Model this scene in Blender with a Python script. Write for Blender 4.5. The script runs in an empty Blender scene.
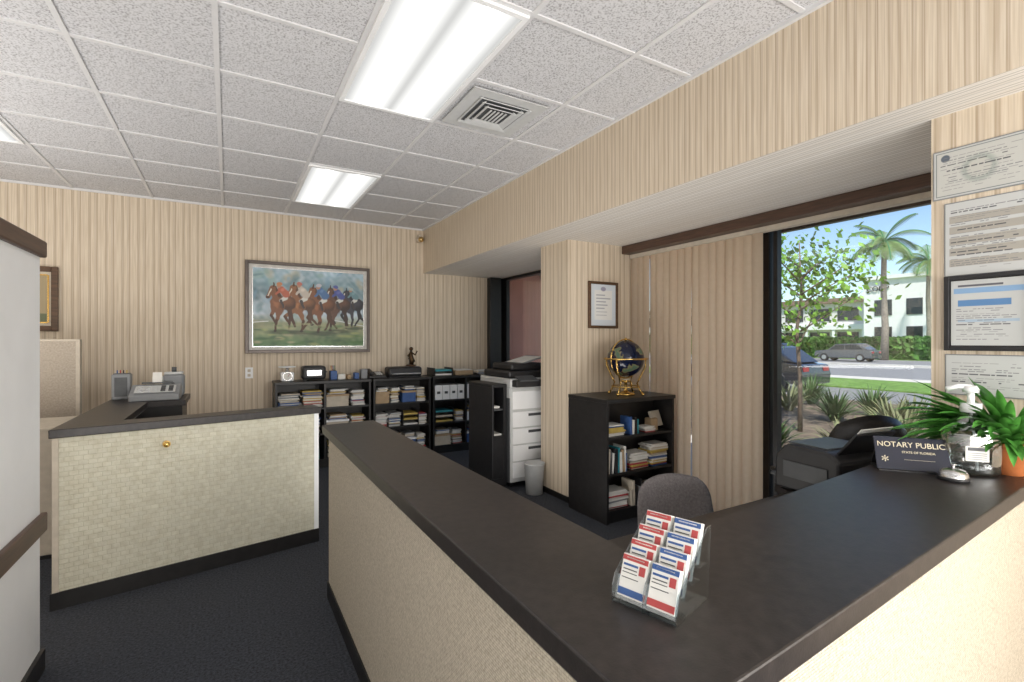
import bpy, bmesh, math, random
import numpy as np
from mathutils import Vector, Matrix
random.seed(11); rng=np.random.RandomState(5)
sc=bpy.context.scene
R=math.radians
# ------------------------------------------------------------ materials
def _nt(name):
    m=bpy.data.materials.new(name); m.use_nodes=True
    return m,m.node_tree,m.node_tree.nodes['Principled BSDF']
def pm(name,col,rough=.5,metal=0.,var=.12,scale=20,bump=0.,coat=0.,stretch=None,bscale=None,spec=None):
    m,nt,p=_nt(name)
    tc=nt.nodes.new('ShaderNodeTexCoord'); n=nt.nodes.new('ShaderNodeTexNoise')
    n.inputs['Scale'].default_value=scale; n.inputs['Detail'].default_value=4
    if stretch:
        mp=nt.nodes.new('ShaderNodeMapping'); mp.inputs['Scale'].default_value=stretch
        nt.links.new(tc.outputs['Object'],mp.inputs[0]); nt.links.new(mp.outputs[0],n.inputs['Vector'])
    else: nt.links.new(tc.outputs['Object'],n.inputs['Vector'])
    r=nt.nodes.new('ShaderNodeValToRGB')
    r.color_ramp.elements[0].position=.3; r.color_ramp.elements[1].position=.7
    r.color_ramp.elements[0].color=[c*(1-var) for c in col]+[1]
    r.color_ramp.elements[1].color=[min(1,c*(1+var)) for c in col]+[1]
    nt.links.new(n.outputs['Fac'],r.inputs[0]); nt.links.new(r.outputs[0],p.inputs['Base Color'])
    p.inputs['Roughness'].default_value=rough; p.inputs['Metallic'].default_value=metal
    if coat: p.inputs['Coat Weight'].default_value=coat
    if spec is not None: p.inputs['Specular IOR Level'].default_value=spec
    if bump:
        b=nt.nodes.new('ShaderNodeBump'); b.inputs['Strength'].default_value=bump; b.inputs['Distance'].default_value=.01
        n2=nt.nodes.new('ShaderNodeTexNoise'); n2.inputs['Scale'].default_value=bscale or scale*2
        nt.links.new(tc.outputs['Object'],n2.inputs['Vector'])
        nt.links.new(n2.outputs['Fac'],b.inputs['Height']); nt.links.new(b.outputs[0],p.inputs['Normal'])
    return m
def math_(nt,op,a,b=None):
    n=nt.nodes.new('ShaderNodeMath'); n.operation=op
    for i,v in enumerate((a,b)):
        if v is None: continue
        if isinstance(v,(int,float)): n.inputs[i].default_value=v
        else: nt.links.new(v,n.inputs[i])
    return n.outputs[0]
def wallpaper(name,mode='xy',period=.125,cols=None,fine=.32,bump=.15):
    m,nt,p=_nt(name)
    g=nt.nodes.new('ShaderNodeNewGeometry'); s=nt.nodes.new('ShaderNodeSeparateXYZ')
    nt.links.new(g.outputs['Position'],s.inputs[0])
    a=math_(nt,'ADD',s.outputs[0],s.outputs[1]) if mode=='xy' else s.outputs[0]
    t=math_(nt,'FRACT',math_(nt,'MULTIPLY',math_(nt,'ADD',a,20.),1/period))
    r=nt.nodes.new('ShaderNodeValToRGB'); cr=r.color_ramp
    light,mid,dark=cols or ((.70,.61,.49),(.62,.53,.42),(.47,.38,.28))
    stops=[(0,mid),(.06,dark),(.12,light),(.22,light),(.26,mid),(.30,light),(.52,light),(.56,dark),(.60,mid),(.66,dark),(.70,light),(.86,light),(.9,mid),(.96,mid)]
    while len(cr.elements)<len(stops): cr.elements.new(.5)
    for e,(q,c) in zip(cr.elements,stops): e.position=q; e.color=(*c,1)
    nt.links.new(t,r.inputs[0])
    cb=nt.nodes.new('ShaderNodeCombineXYZ')
    nt.links.new(math_(nt,'MULTIPLY',a,160.),cb.inputs[0]); nt.links.new(math_(nt,'MULTIPLY',s.outputs[2],3.),cb.inputs[1])
    n=nt.nodes.new('ShaderNodeTexNoise'); n.inputs['Scale'].default_value=1.; n.inputs['Detail'].default_value=2
    nt.links.new(cb.outputs[0],n.inputs['Vector'])
    r2=nt.nodes.new('ShaderNodeValToRGB'); r2.color_ramp.elements[0].position=.35; r2.color_ramp.elements[1].position=.65
    lo=1-fine*.5; r2.color_ramp.elements[0].color=(lo,lo*.96,lo*.9,1); r2.color_ramp.elements[1].color=(1,1,1,1)
    nt.links.new(n.outputs['Fac'],r2.inputs[0])
    mx=nt.nodes.new('ShaderNodeMix'); mx.data_type='RGBA'; mx.blend_type='MULTIPLY'; mx.inputs[0].default_value=1
    nt.links.new(r.outputs[0],mx.inputs[6]); nt.links.new(r2.outputs[0],mx.inputs[7])
    nt.links.new(mx.outputs[2],p.inputs['Base Color']); p.inputs['Roughness'].default_value=.75
    b=nt.nodes.new('ShaderNodeBump'); b.inputs['Strength'].default_value=bump; b.inputs['Distance'].default_value=.004
    nt.links.new(n.outputs['Fac'],b.inputs['Height']); nt.links.new(b.outputs[0],p.inputs['Normal'])
    return m
def brickmat(name,c1,c2,scale,bump=.5,dist=.006,rowh=.25,ns=60,nlo=.8):
    m,nt,p=_nt(name)
    g=nt.nodes.new('ShaderNodeNewGeometry'); s=nt.nodes.new('ShaderNodeSeparateXYZ')
    nt.links.new(g.outputs['Position'],s.inputs[0])
    a=math_(nt,'ADD',s.outputs[0],s.outputs[1]); cb=nt.nodes.new('ShaderNodeCombineXYZ')
    nt.links.new(a,cb.inputs[0]); nt.links.new(s.outputs[2],cb.inputs[1])
    br=nt.nodes.new('ShaderNodeTexBrick'); br.inputs['Scale'].default_value=scale
    br.inputs['Mortar Size'].default_value=.035; br.inputs['Mortar Smooth'].default_value=1.; br.inputs['Row Height'].default_value=rowh
    br.inputs['Color1'].default_value=(*c1,1); br.inputs['Color2'].default_value=(*[x*.93 for x in c1],1); br.inputs['Mortar'].default_value=(*c2,1)
    nt.links.new(cb.outputs[0],br.inputs['Vector'])
    n=nt.nodes.new('ShaderNodeTexNoise'); n.inputs['Scale'].default_value=ns; nt.links.new(g.outputs['Position'],n.inputs['Vector'])
    r2=nt.nodes.new('ShaderNodeValToRGB'); r2.color_ramp.elements[0].position=.35; r2.color_ramp.elements[1].position=.6
    r2.color_ramp.elements[0].color=(nlo,nlo*.98,nlo*.94,1); r2.color_ramp.elements[1].color=(1,1,1,1); nt.links.new(n.outputs['Fac'],r2.inputs[0])
    mx=nt.nodes.new('ShaderNodeMix'); mx.data_type='RGBA'; mx.blend_type='MULTIPLY'; mx.inputs[0].default_value=1
    nt.links.new(br.outputs['Color'],mx.inputs[6]); nt.links.new(r2.outputs[0],mx.inputs[7])
    nt.links.new(mx.outputs[2],p.inputs['Base Color']); p.inputs['Roughness'].default_value=.6
    h=math_(nt,'ADD',math_(nt,'MULTIPLY',br.outputs['Fac'],-1.),n.outputs['Fac'])
    b=nt.nodes.new('ShaderNodeBump'); b.inputs['Strength'].default_value=bump; b.inputs['Distance'].default_value=dist
    nt.links.new(h,b.inputs['Height']); nt.links.new(b.outputs[0],p.inputs['Normal'])
    return m
def tilemat():
    m,nt,p=_nt('acoustic_tile')
    g=nt.nodes.new('ShaderNodeNewGeometry')
    n=nt.nodes.new('ShaderNodeTexNoise'); n.inputs['Scale'].default_value=105; n.inputs['Detail'].default_value=3; n.inputs['Roughness'].default_value=.7
    nt.links.new(g.outputs['Position'],n.inputs['Vector'])
    r=nt.nodes.new('ShaderNodeValToRGB'); e=r.color_ramp.elements
    e[0].position=.38; e[0].color=(.32,.32,.33,1); e[1].position=.50; e[1].color=(.64,.64,.66,1)
    nt.links.new(n.outputs['Fac'],r.inputs[0]); nt.links.new(r.outputs[0],p.inputs['Base Color'])
    p.inputs['Roughness'].default_value=.95
    b=nt.nodes.new('ShaderNodeBump'); b.inputs['Strength'].default_value=.35; b.inputs['Distance'].default_value=.005
    nt.links.new(r.outputs[0],b.inputs['Height']); nt.links.new(b.outputs[0],p.inputs['Normal'])
    return m
def clear(name,tint=(1,1,1),refl=.08,rough=.02,edge=.45):
    m,nt,p=_nt(name); nt.nodes.remove(p); o=nt.nodes['Material Output']
    t=nt.nodes.new('ShaderNodeBsdfTransparent'); t.inputs[0].default_value=(*tint,1)
    g=nt.nodes.new('ShaderNodeBsdfGlossy'); g.inputs['Roughness'].default_value=rough
    lw=nt.nodes.new('ShaderNodeLayerWeight'); lw.inputs[0].default_value=.35
    f=math_(nt,'ADD',math_(nt,'MULTIPLY',lw.outputs['Facing'],edge),refl*.4)
    mx=nt.nodes.new('ShaderNodeMixShader'); nt.links.new(f,mx.inputs[0])
    nt.links.new(t.outputs[0],mx.inputs[1]); nt.links.new(g.outputs[0],mx.inputs[2]); nt.links.new(mx.outputs[0],o.inputs[0])
    return m
def vcol(name,rough=.5):
    m,nt,p=_nt(name); a=nt.nodes.new('ShaderNodeVertexColor'); a.layer_name='Col'
    nt.links.new(a.outputs[0],p.inputs['Base Color']); p.inputs['Roughness'].default_value=rough; return m
def lensmat():
    m,nt,p=_nt('light_diffuser'); o=nt.nodes['Material Output']; nt.nodes.remove(p)
    tc=nt.nodes.new('ShaderNodeTexCoord'); s=nt.nodes.new('ShaderNodeSeparateXYZ'); nt.links.new(tc.outputs['Object'],s.inputs[0])
    ax=math_(nt,'ABSOLUTE',s.outputs[0]); d=math_(nt,'ABSOLUTE',math_(nt,'SUBTRACT',ax,.13))
    r=nt.nodes.new('ShaderNodeValToRGB'); e=r.color_ramp.elements
    e[0].position=.01; e[0].color=(1,1,.98,1); e[1].position=.125; e[1].color=(.23,.23,.225,1); x=e.new(.05); x.color=(.45,.45,.44,1)
    nt.links.new(d,r.inputs[0])
    em=nt.nodes.new('ShaderNodeEmission'); em.inputs[1].default_value=LIGHT
    nt.links.new(r.outputs[0],em.inputs[0]); nt.links.new(em.outputs[0],o.inputs[0]); return m
LIGHT=3.0
WP=wallpaper('striped_wallpaper')
WPS=wallpaper('soffit_wallpaper',period=.075)
UND=wallpaper('soffit_underside',mode='x',period=.05,cols=((.84,.81,.77),(.70,.67,.63),(.44,.41,.38)))
RIB=brickmat('woven_grasscloth',(.64,.57,.46),(.38,.32,.24),40,bump=.7,dist=.003,ns=110,nlo=.78)
WEAVE=brickmat('embossed_panel',(.66,.64,.52),(.57,.55,.43),11,bump=.4,dist=.006,rowh=.28,ns=30,nlo=.9)
TILE=tilemat()
GRID=pm('grid_metal',(.66,.66,.67),.5,var=.03)
CARPET=pm('carpet',(.040,.045,.058),.95,var=.6,scale=90,bump=.6,bscale=300)
TOP=pm('counter_laminate',(.020,.016,.015),.38,var=.4,scale=45,bump=.03,bscale=200)
BLACK=pm('black_laminate',(.012,.011,.011),.4,var=.3)
BLKP=pm('black_plastic',(.016,.016,.018),.45,var=.2)
BLKM=pm('black_metal',(.01,.01,.011),.35,metal=.3,var=.2)
LEATH=pm('black_leather',(.014,.013,.013),.35,var=.2,scale=60,bump=.2)
DGREY=pm('dark_grey_plastic',(.07,.075,.08),.45)
LGREY=pm('light_grey_plastic',(.55,.56,.56),.45,var=.05)
MGREY=pm('mid_grey_plastic',(.22,.23,.24),.45,var=.05)
WHITE=pm('white_paint',(.84,.85,.86),.55,var=.03,scale=5)
BROWN=pm('brown_trim',(.075,.040,.026),.4,var=.3,scale=8,stretch=(1,1,12))
WOOD=pm('dark_wood',(.09,.045,.02),.4,var=.4,scale=6,stretch=(1,8,8))
GOLD=pm('gold_metal',(.75,.50,.16),.25,metal=1,var=.05)
BRASS=pm('brass',(.6,.42,.18),.3,metal=1)
SILV=pm('silver_metal',(.6,.6,.6),.25,metal=1,var=.05)
PAPER=pm('paper',(.75,.74,.70),.7,var=.05)
CREAM=pm('cream',(.55,.49,.40),.7,var=.08)
FAB=pm('beige_fabric',(.44,.38,.31),.9,var=.15,scale=80,bump=.4)
CHAIRF=pm('grey_upholstery',(.21,.19,.19),.9,var=.2,scale=90,bump=.5)
TERRA=pm('terracotta',(.60,.19,.06),.6)
LEAF=pm('plant_leaf',(.08,.27,.045),.4,var=.55,scale=15)
LEAF2=pm('tree_leaf',(.19,.38,.04),.5,var=.6,scale=3)
HEDGE=pm('hedge_leaf',(.09,.21,.035),.7,var=.6,scale=2)
BARK=pm('bark',(.20,.15,.11),.9,var=.4,scale=10,bump=.5)
PALMB=pm('palm_bark',(.30,.26,.21),.9,var=.3,scale=8,bump=.5)
GRASS=pm('lawn_grass',(.15,.27,.05),.9,var=.4,scale=4,bump=.5)
MULCH=pm('mulch',(.16,.12,.085),.95,var=.5,scale=6,bump=.8)
ASPH=pm('asphalt',(.24,.24,.245),.9,var=.12,scale=3)
CONC=pm('concrete',(.62,.59,.54),.9,var=.1,scale=3)
STUC=pm('white_stucco',(.86,.86,.85),.8,var=.04,scale=2)
PINK=pm('pink_stucco',(.78,.38,.30),.85,var=.08,scale=4)
DGL=pm('dark_window_glass',(.02,.03,.04),.1,var=.1)
CARP=pm('car_paint',(.02,.022,.03),.2,coat=1.,var=.05)
GLASS=clear('window_glass',(.97,.98,.98),.05)
ACR=clear('acrylic',(.86,.90,.92),.35,edge=.6)
BOTT=clear('clear_bottle',(.80,.83,.84),.5,edge=.9)
SIGNB=pm('sign_face',(.008,.010,.022),.3,var=.1)
OVER=pm('overhang_stucco',(.50,.40,.33),.9)
RED=pm('red_print',(.42,.06,.06),.5); BLUE=pm('blue_print',(.04,.10,.28),.5); GREEN=pm('green_print',(.04,.2,.08),.6); YEL=pm('yellow_print',(.55,.40,.10),.6)
TEAL=pm('teal_print',(.03,.25,.3),.6); TAN=pm('tan_print',(.42,.30,.18),.7)
VC=vcol('painted_canvas',.45); VP=vcol('printed_paper',.4)
def blindmat():
    m,nt,p=_nt('blind_vinyl'); o=nt.nodes['Material Output']
    g=nt.nodes.new('ShaderNodeTexCoord'); n=nt.nodes.new('ShaderNodeTexNoise'); n.inputs['Scale'].default_value=30
    nt.links.new(g.outputs['Object'],n.inputs['Vector'])
    r=nt.nodes.new('ShaderNodeValToRGB'); r.color_ramp.elements[0].color=(.60,.50,.38,1); r.color_ramp.elements[1].color=(.72,.61,.48,1)
    nt.links.new(n.outputs['Fac'],r.inputs[0]); nt.links.new(r.outputs[0],p.inputs['Base Color']); p.inputs['Roughness'].default_value=.5
    t=nt.nodes.new('ShaderNodeBsdfTranslucent'); t.inputs[0].default_value=(.70,.42,.24,1)
    mx=nt.nodes.new('ShaderNodeMixShader'); mx.inputs[0].default_value=.45
    nt.links.new(p.outputs[0],mx.inputs[1]); nt.links.new(t.outputs[0],mx.inputs[2]); nt.links.new(mx.outputs[0],o.inputs[0]); return m
BLIND=blindmat()
# ------------------------------------------------------------ mesh builder
class B:
    def __init__(s,name): s.name=name; s.bm=bmesh.new(); s.mats=[]
    def mi(s,m):
        if m not in s.mats: s.mats.append(m)
        return s.mats.index(m)
    def _fin(s,verts,mat,smooth=False,bev=0,seg=2):
        fs={f for v in verts for f in v.link_faces}; i=s.mi(mat)
        for f in fs: f.material_index=i; f.smooth=smooth
        if bev:
            es={e for v in verts for e in v.link_edges}
            r=bmesh.ops.bevel(s.bm,geom=list(es),offset=bev,segments=seg,affect='EDGES',profile=.5)
            for f in r['faces']: f.material_index=i
    def box(s,c,sz,mat,rot=(0,0,0),bev=0,seg=2):
        M=Matrix.Translation(c)@Matrix.Rotation(rot[2],4,'Z')@Matrix.Rotation(rot[1],4,'Y')@Matrix.Rotation(rot[0],4,'X')@Matrix.Diagonal((*sz,1))
        r=bmesh.ops.create_cube(s.bm,size=1,matrix=M); s._fin(r['verts'],mat,bev=bev,seg=seg)
    def bb(s,x0,x1,y0,y1,z0,z1,mat,bev=0): s.box(((x0+x1)/2,(y0+y1)/2,(z0+z1)/2),(x1-x0,y1-y0,z1-z0),mat,bev=bev)
    def cyl(s,c,r,h,mat,r2=None,rot=(0,0,0),seg=24,sm=True,sc=(1,1)):
        M=Matrix.Translation(c)@Matrix.Rotation(rot[2],4,'Z')@Matrix.Rotation(rot[1],4,'Y')@Matrix.Rotation(rot[0],4,'X')@Matrix.Diagonal((sc[0],sc[1],1,1))
        q=bmesh.ops.create_cone(s.bm,cap_ends=True,segments=seg,radius1=r,radius2=r if r2 is None else r2,depth=h,matrix=M)
        s._fin(q['verts'],mat)
        if sm:
            for f in {f for v in q['verts'] for f in v.link_faces}:
                if len(f.verts)==4: f.smooth=True
    def sph(s,c,r,mat,sc=(1,1,1),u=24,v=14,rot=(0,0,0)):
        M=Matrix.Translation(c)@Matrix.Rotation(rot[2],4,'Z')@Matrix.Rotation(rot[1],4,'Y')@Matrix.Rotation(rot[0],4,'X')@Matrix.Diagonal((*sc,1))
        q=bmesh.ops.create_uvsphere(s.bm,u_segments=u,v_segments=v,radius=r,matrix=M); s._fin(q['verts'],mat,True)
    def poly(s,pts,mat,smooth=False):
        vs=[s.bm.verts.new(p) for p in pts]; f=s.bm.faces.new(vs); f.material_index=s.mi(mat); f.smooth=smooth; return f
    def prism(s,poly,z0,z1,mat,bev=0):
        a=[s.bm.verts.new((x,y,z0)) for x,y in poly]; b=[s.bm.verts.new((x,y,z1)) for x,y in poly]; n=len(poly)
        s.bm.faces.new(a[::-1]); s.bm.faces.new(b)
        for i in range(n): s.bm.faces.new((a[i],a[(i+1)%n],b[(i+1)%n],b[i]))
        s._fin(a+b,mat,bev=bev)
    def extr(s,prof,axis,lo,hi,mat,bev=0):
        f=(lambda p,t:(t,p[0],p[1])) if axis=='x' else (lambda p,t:(p[0],t,p[1]))
        a=[s.bm.verts.new(f(p,lo)) for p in prof]; b=[s.bm.verts.new(f(p,hi)) for p in prof]; n=len(prof)
        s.bm.faces.new(a[::-1]); s.bm.faces.new(b)
        for i in range(n): s.bm.faces.new((a[i],a[(i+1)%n],b[(i+1)%n],b[i]))
        s._fin(a+b,mat,bev=bev)
    def tube(s,pts,rad,mat,seg=8,cap=True):
        pts=[Vector(p) for p in pts]; rings=[]
        for i,p in enumerate(pts):
            r=rad[i] if isinstance(rad,(list,tuple)) else rad
            d=(pts[min(i+1,len(pts)-1)]-pts[max(i-1,0)]).normalized()
            up=Vector((0,0,1)) if abs(d.z)<.95 else Vector((1,0,0))
            a=d.cross(up).normalized(); b=d.cross(a)
            rings.append([s.bm.verts.new(p+a*r*math.cos(2*math.pi*k/seg)+b*r*math.sin(2*math.pi*k/seg)) for k in range(seg)])
        i=s.mi(mat)
        for A,C in zip(rings,rings[1:]):
            for k in range(seg):
                f=s.bm.faces.new((A[k],A[(k+1)%seg],C[(k+1)%seg],C[k])); f.material_index=i; f.smooth=True
        if cap:
            for rr in (rings[0],rings[-1]):
                f=s.bm.faces.new(rr); f.material_index=i
    def lathe(s,c,prof,mat,seg=32,sc=(1,1),rot=0):
        rings=[]; cr,sr=math.cos(rot),math.sin(rot)
        for r,z in prof:
            ring=[]
            for k in range(seg):
                a=2*math.pi*k/seg; x=r*math.cos(a)*sc[0]; y=r*math.sin(a)*sc[1]
                ring.append(s.bm.verts.new((c[0]+x*cr-y*sr,c[1]+x*sr+y*cr,c[2]+z)))
            rings.append(ring)
        i=s.mi(mat)
        for A,C in zip(rings,rings[1:]):
            for k in range(seg):
                f=s.bm.faces.new((A[k],A[(k+1)%seg],C[(k+1)%seg],C[k])); f.material_index=i; f.smooth=True
        return rings
    def leaf(s,base,d,L,w,droop,mat,n=8,fold=.25):
        base=Vector(base); d=Vector(d).normalized(); side=d.cross(Vector((0,0,1)))
        side=side.normalized() if side.length>1e-3 else Vector((1,0,0))
        p=base.copy(); cur=d.copy(); prev=None; i=s.mi(mat)
        for k in range(n+1):
            t=k/n; ww=w*math.sin(math.pi*min(1,(.08+.92*t)))**.7*.5+.0005; nn=side.cross(cur)
            ring=[s.bm.verts.new(p-side*ww+nn*ww*fold),s.bm.verts.new(p),s.bm.verts.new(p+side*ww+nn*ww*fold)]
            if prev:
                for a in (0,1):
                    f=s.bm.faces.new((prev[a],prev[a+1],ring[a+1],ring[a])); f.material_index=i; f.smooth=True
            prev=ring; p=p+cur*(L/n); cur=(cur+Vector((0,0,-droop/n))).normalized()
    def quad(s,c,sz,mat):
        a=Vector([random.gauss(0,1) for _ in range(3)]).normalized(); b=a.orthogonal().normalized(); e=a.cross(b)
        c=Vector(c); s.poly([c+b*sz,c+e*sz*.6,c-b*sz,c-e*sz*.6],mat)
    def done(s,loc=(0,0,0),rz=0,parent=None,rx=0,scale=1):
        bmesh.ops.recalc_face_normals(s.bm,faces=s.bm.faces)
        me=bpy.data.meshes.new(s.name); s.bm.to_mesh(me); s.bm.free()
        for m in s.mats: me.materials.append(m)
        ob=bpy.data.objects.new(s.name,me); sc.collection.objects.link(ob)
        ob.location=loc; ob.rotation_euler=(rx,0,rz); ob.scale=(scale,)*3
        if parent: ob.parent=parent
        return ob
# painted grid (vertex colours), plane in local XZ facing -Y, centred
class Canvas:
    def __init__(s,w,h,nx):
        s.w,s.h=w,h; s.nx=nx; s.ny=max(4,int(nx*h/w)); s.X,s.Y=np.meshgrid(np.linspace(0,w,s.nx),np.linspace(0,h,s.ny)); s.C=np.ones((s.ny,s.nx,3))
        s.jx=np.zeros_like(s.X); s.jy=s.jx
    def fill(s,c): s.C[:]=c
    def put(s,m,c,al=1):
        c=np.array(c); m=m[...,None]*al; s.C=s.C*(1-m)+c*m
    def ell(s,cx,cy,rx,ry,a,c,soft=.15,al=1):
        x=s.X+s.jx-cx; y=s.Y+s.jy-cy; ca,sa=math.cos(a),math.sin(a)
        u=(x*ca+y*sa)/rx; v=(-x*sa+y*ca)/ry; r=np.sqrt(u*u+v*v); s.put(np.clip((1-r)/soft+.5,0,1),c,al)
    def seg(s,x0,y0,x1,y1,w0,w1,c,al=1):
        dx,dy=x1-x0,y1-y0; L=dx*dx+dy*dy+1e-9; x=s.X+s.jx; y=s.Y+s.jy
        t=np.clip(((x-x0)*dx+(y-y0)*dy)/L,0,1); d=np.hypot(x-x0-t*dx,y-y0-t*dy); w=w0+(w1-w0)*t
        s.put(np.clip((w-d)/(w*.3)+.3,0,1),c,al)
    def rect(s,x0,y0,x1,y1,c,al=1):
        s.put(((s.X>=x0)&(s.X<=x1)&(s.Y>=y0)&(s.Y<=y1)).astype(float),c,al)
    def mesh(s,name,mat,parent,loc,rz=0,rx=0):
        me=bpy.data.meshes.new(name)
        V=np.stack([s.X-s.w/2,np.zeros_like(s.X),s.Y-s.h/2],-1).reshape(-1,3)
        idx=np.arange(s.nx*s.ny).reshape(s.ny,s.nx)
        F=np.stack([idx[:-1,:-1],idx[:-1,1:],idx[1:,1:],idx[1:,:-1]],-1).reshape(-1,4)
        me.from_pydata(V.tolist(),[],F.tolist())
        at=me.color_attributes.new('Col','FLOAT_COLOR','POINT')
        at.data.foreach_set('color',np.concatenate([np.clip(s.C,0,1).reshape(-1,3),np.ones((s.nx*s.ny,1))],1).astype(np.float32).ravel())
        me.materials.append(mat); ob=bpy.data.objects.new(name,me); sc.collection.objects.link(ob)
        ob.location=loc; ob.rotation_euler=(rx,0,rz); ob.parent=parent; return ob
def text(body,size,mat,parent,loc,rot,name='lettering',ext=.0006):
    cu=bpy.data.curves.new(name,'FONT'); cu.body=body; cu.size=size; cu.align_x='CENTER'; cu.align_y='CENTER'; cu.extrude=ext
    ob=bpy.data.objects.new(name+'_c',cu); sc.collection.objects.link(ob)
    bpy.context.view_layer.update()
    me=bpy.data.meshes.new_from_object(ob.evaluated_get(bpy.context.evaluated_depsgraph_get()))
    bpy.data.objects.remove(ob); me.materials.clear(); me.materials.append(mat)
    o=bpy.data.objects.new(name,me); sc.collection.objects.link(o); o.location=loc; o.rotation_euler=rot; o.parent=parent; return o

H=2.85; SZ=2.28; WX=3.32; BY=6.1; FY=-2.6; LX=-3.2; SX=2.2; CX=2.42; CY=.85
# ------------------------------------------------------------ room shell
b=B('floor'); b.bb(LX,WX+.15,FY,BY,-.1,0,CARPET); b.done()
b=B('ceiling'); b.bb(LX,SX+.02,FY,BY,H,H+.06,TILE); b.done()
b=B('roof'); b.bb(LX-.2,WX+.15,FY-.2,BY+.2,H+.07,H+.3,OVER); b.done()  # unseen slab, added so the sun cannot leak in over the ceiling
b=B('ceiling_grid')
gx=[.56+.61*k for k in range(-6,3)]; gy=[1.83+.61*k for k in range(-7,8)]
for x in gx: b.bb(x-.012,x+.012,FY,BY,H-.008,H,GRID)
for y in gy: b.bb(LX,SX,y-.012,y+.012,H-.007,H,GRID)
b.bb(LX,SX,BY-.02,BY,H-.02,H,GRID); b.bb(SX-.02,SX,FY,BY-.02,H-.02,H,GRID)
b.done()
b=B('wall_back'); b.bb(LX,WX+.15,BY,BY+.15,0,H+.06,WP); b.done()
b=B('wall_left'); b.bb(LX-.15,LX,FY,BY+.15,0,H+.06,WP); b.done()
b=B('wall_front'); b.bb(LX-.15,WX+.15,FY-.15,FY,0,H+.06,WP); b.done()
b=B('wall_right')
b.bb(WX,WX+.15,FY,CY,0,H+.06,WP); b.bb(WX,WX+.15,CY,BY,SZ,H+.06,WP); b.bb(WX,WX+.15,3.43,3.86,0,SZ,WP)
b.done()
b=B('ceiling_soffit'); b.bb(SX,WX,FY,BY,SZ,H+.05,WPS); 
for f in b.bm.faces:
    if f.calc_center_median().z<SZ+.001: f.material_index=b.mi(UND)
b.done()
b=B('wall_pillar'); b.bb(2.55,WX,3.43,3.855,0,SZ,WP); b.done()
b=B('baseboard_pillar'); b.bb(2.542,WX,3.422,3.863,0,.05,BLACK); b.done()
b=B('wall_column'); b.bb(CX,WX,FY,CY,0,SZ,WP); b.done()
b=B('baseboard_back'); b.bb(LX,3.3,BY-.012,BY,0,.1,BLACK); b.done()

# partition on the left
b=B('partition_wall')
b.bb(-.84,-.69,-1.6,2.80,0,1.80,WHITE); b.bb(-.86,-.67,-1.62,2.82,1.755,1.825,BROWN,bev=.008)
b.bb(-.69,-.668,-1.6,2.815,.59,.67,BROWN,bev=.006); b.bb(-.69,-.675,-1.6,2.81,0,.09,BLACK)
b.bb(-.86,-.84,-1.6,2.815,.59,.67,BROWN,bev=.006)
b.done()
# ------------------------------------------------------------ windows
def slider(name,y0,y1,posts,track=True):
    b=B(name); x0,x1=WX+.03,WX+.11
    b.bb(x0,x1,y0,y1,0,.07,BLKM); b.bb(x0,x1,y0,y1,SZ-.035,SZ,BLKM)
    for (a,c,dx) in posts: b.bb(x0+dx,x1-.03+dx,a,c,.07,SZ-.035,BLKM)
    b.bb(WX+.065,WX+.071,y0+.01,y1-.01,.07,SZ-.035,GLASS)
    b.done()
slider('window_1',CY,3.43,[(CY,.90,0),(2.05,2.08,0),(2.10,2.15,-.015),(3.36,3.43,0)])
slider('window_2',3.86,6.1,[(3.86,3.92,0),(4.95,5.0,0),(5.93,6.1,0)])
b=B('window_side_drape'); b.bb(3.12,3.3,5.98,6.08,.02,SZ-.005,BLKM,bev=.01); b.done()
b=B('trim_window_header'); b.bb(3.16,3.318,CY+.002,3.425,2.205,SZ-.002,BROWN,bev=.006); b.done()
b=B('vertical_blinds')
b.bb(3.25,3.31,1.0,3.41,2.17,2.203,CREAM)
y=2.16; k=0
while y<3.40:
    ang=R(88+5*math.sin(k*1.3)) ; w=.091; n=6
    pr=[]
    for i in range(n+1):
        t=(i/n-.5)*w; bow=.017*(1-(2*i/n-1)**2)
        dx=t*math.cos(ang)-bow*math.sin(ang); dy=t*math.sin(ang)+bow*math.cos(ang)
        pr.append((3.286+(k%2)*.008+dx*1.0,y+dy))
    a3=R(-4+11*math.sin(k*.7)); pl=[]
    for q in pr:
        dx,dy=q[0]-3.288,q[1]-y; pl.append((3.288+dx*math.cos(a3)-dy*math.sin(a3)*.5,y+dx*math.sin(a3)+dy*math.cos(a3)+.008*math.sin(k*.9)))
    lo=[b.bm.verts.new((p[0],p[1],.04)) for p in pl]; md=[b.bm.verts.new(((p[0]+q[0])/2,(p[1]+q[1])/2,1.1)) for p,q in zip(pl,pr)]; hi=[b.bm.verts.new((p[0],p[1],2.17)) for p in pr]
    for A,C in ((lo,md),(md,hi)):
        for i in range(n):
            f=b.bm.faces.new((A[i],A[i+1],C[i+1],C[i])); f.material_index=b.mi(BLIND); f.smooth=True
    y+=.077; k+=1
b.done()
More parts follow.
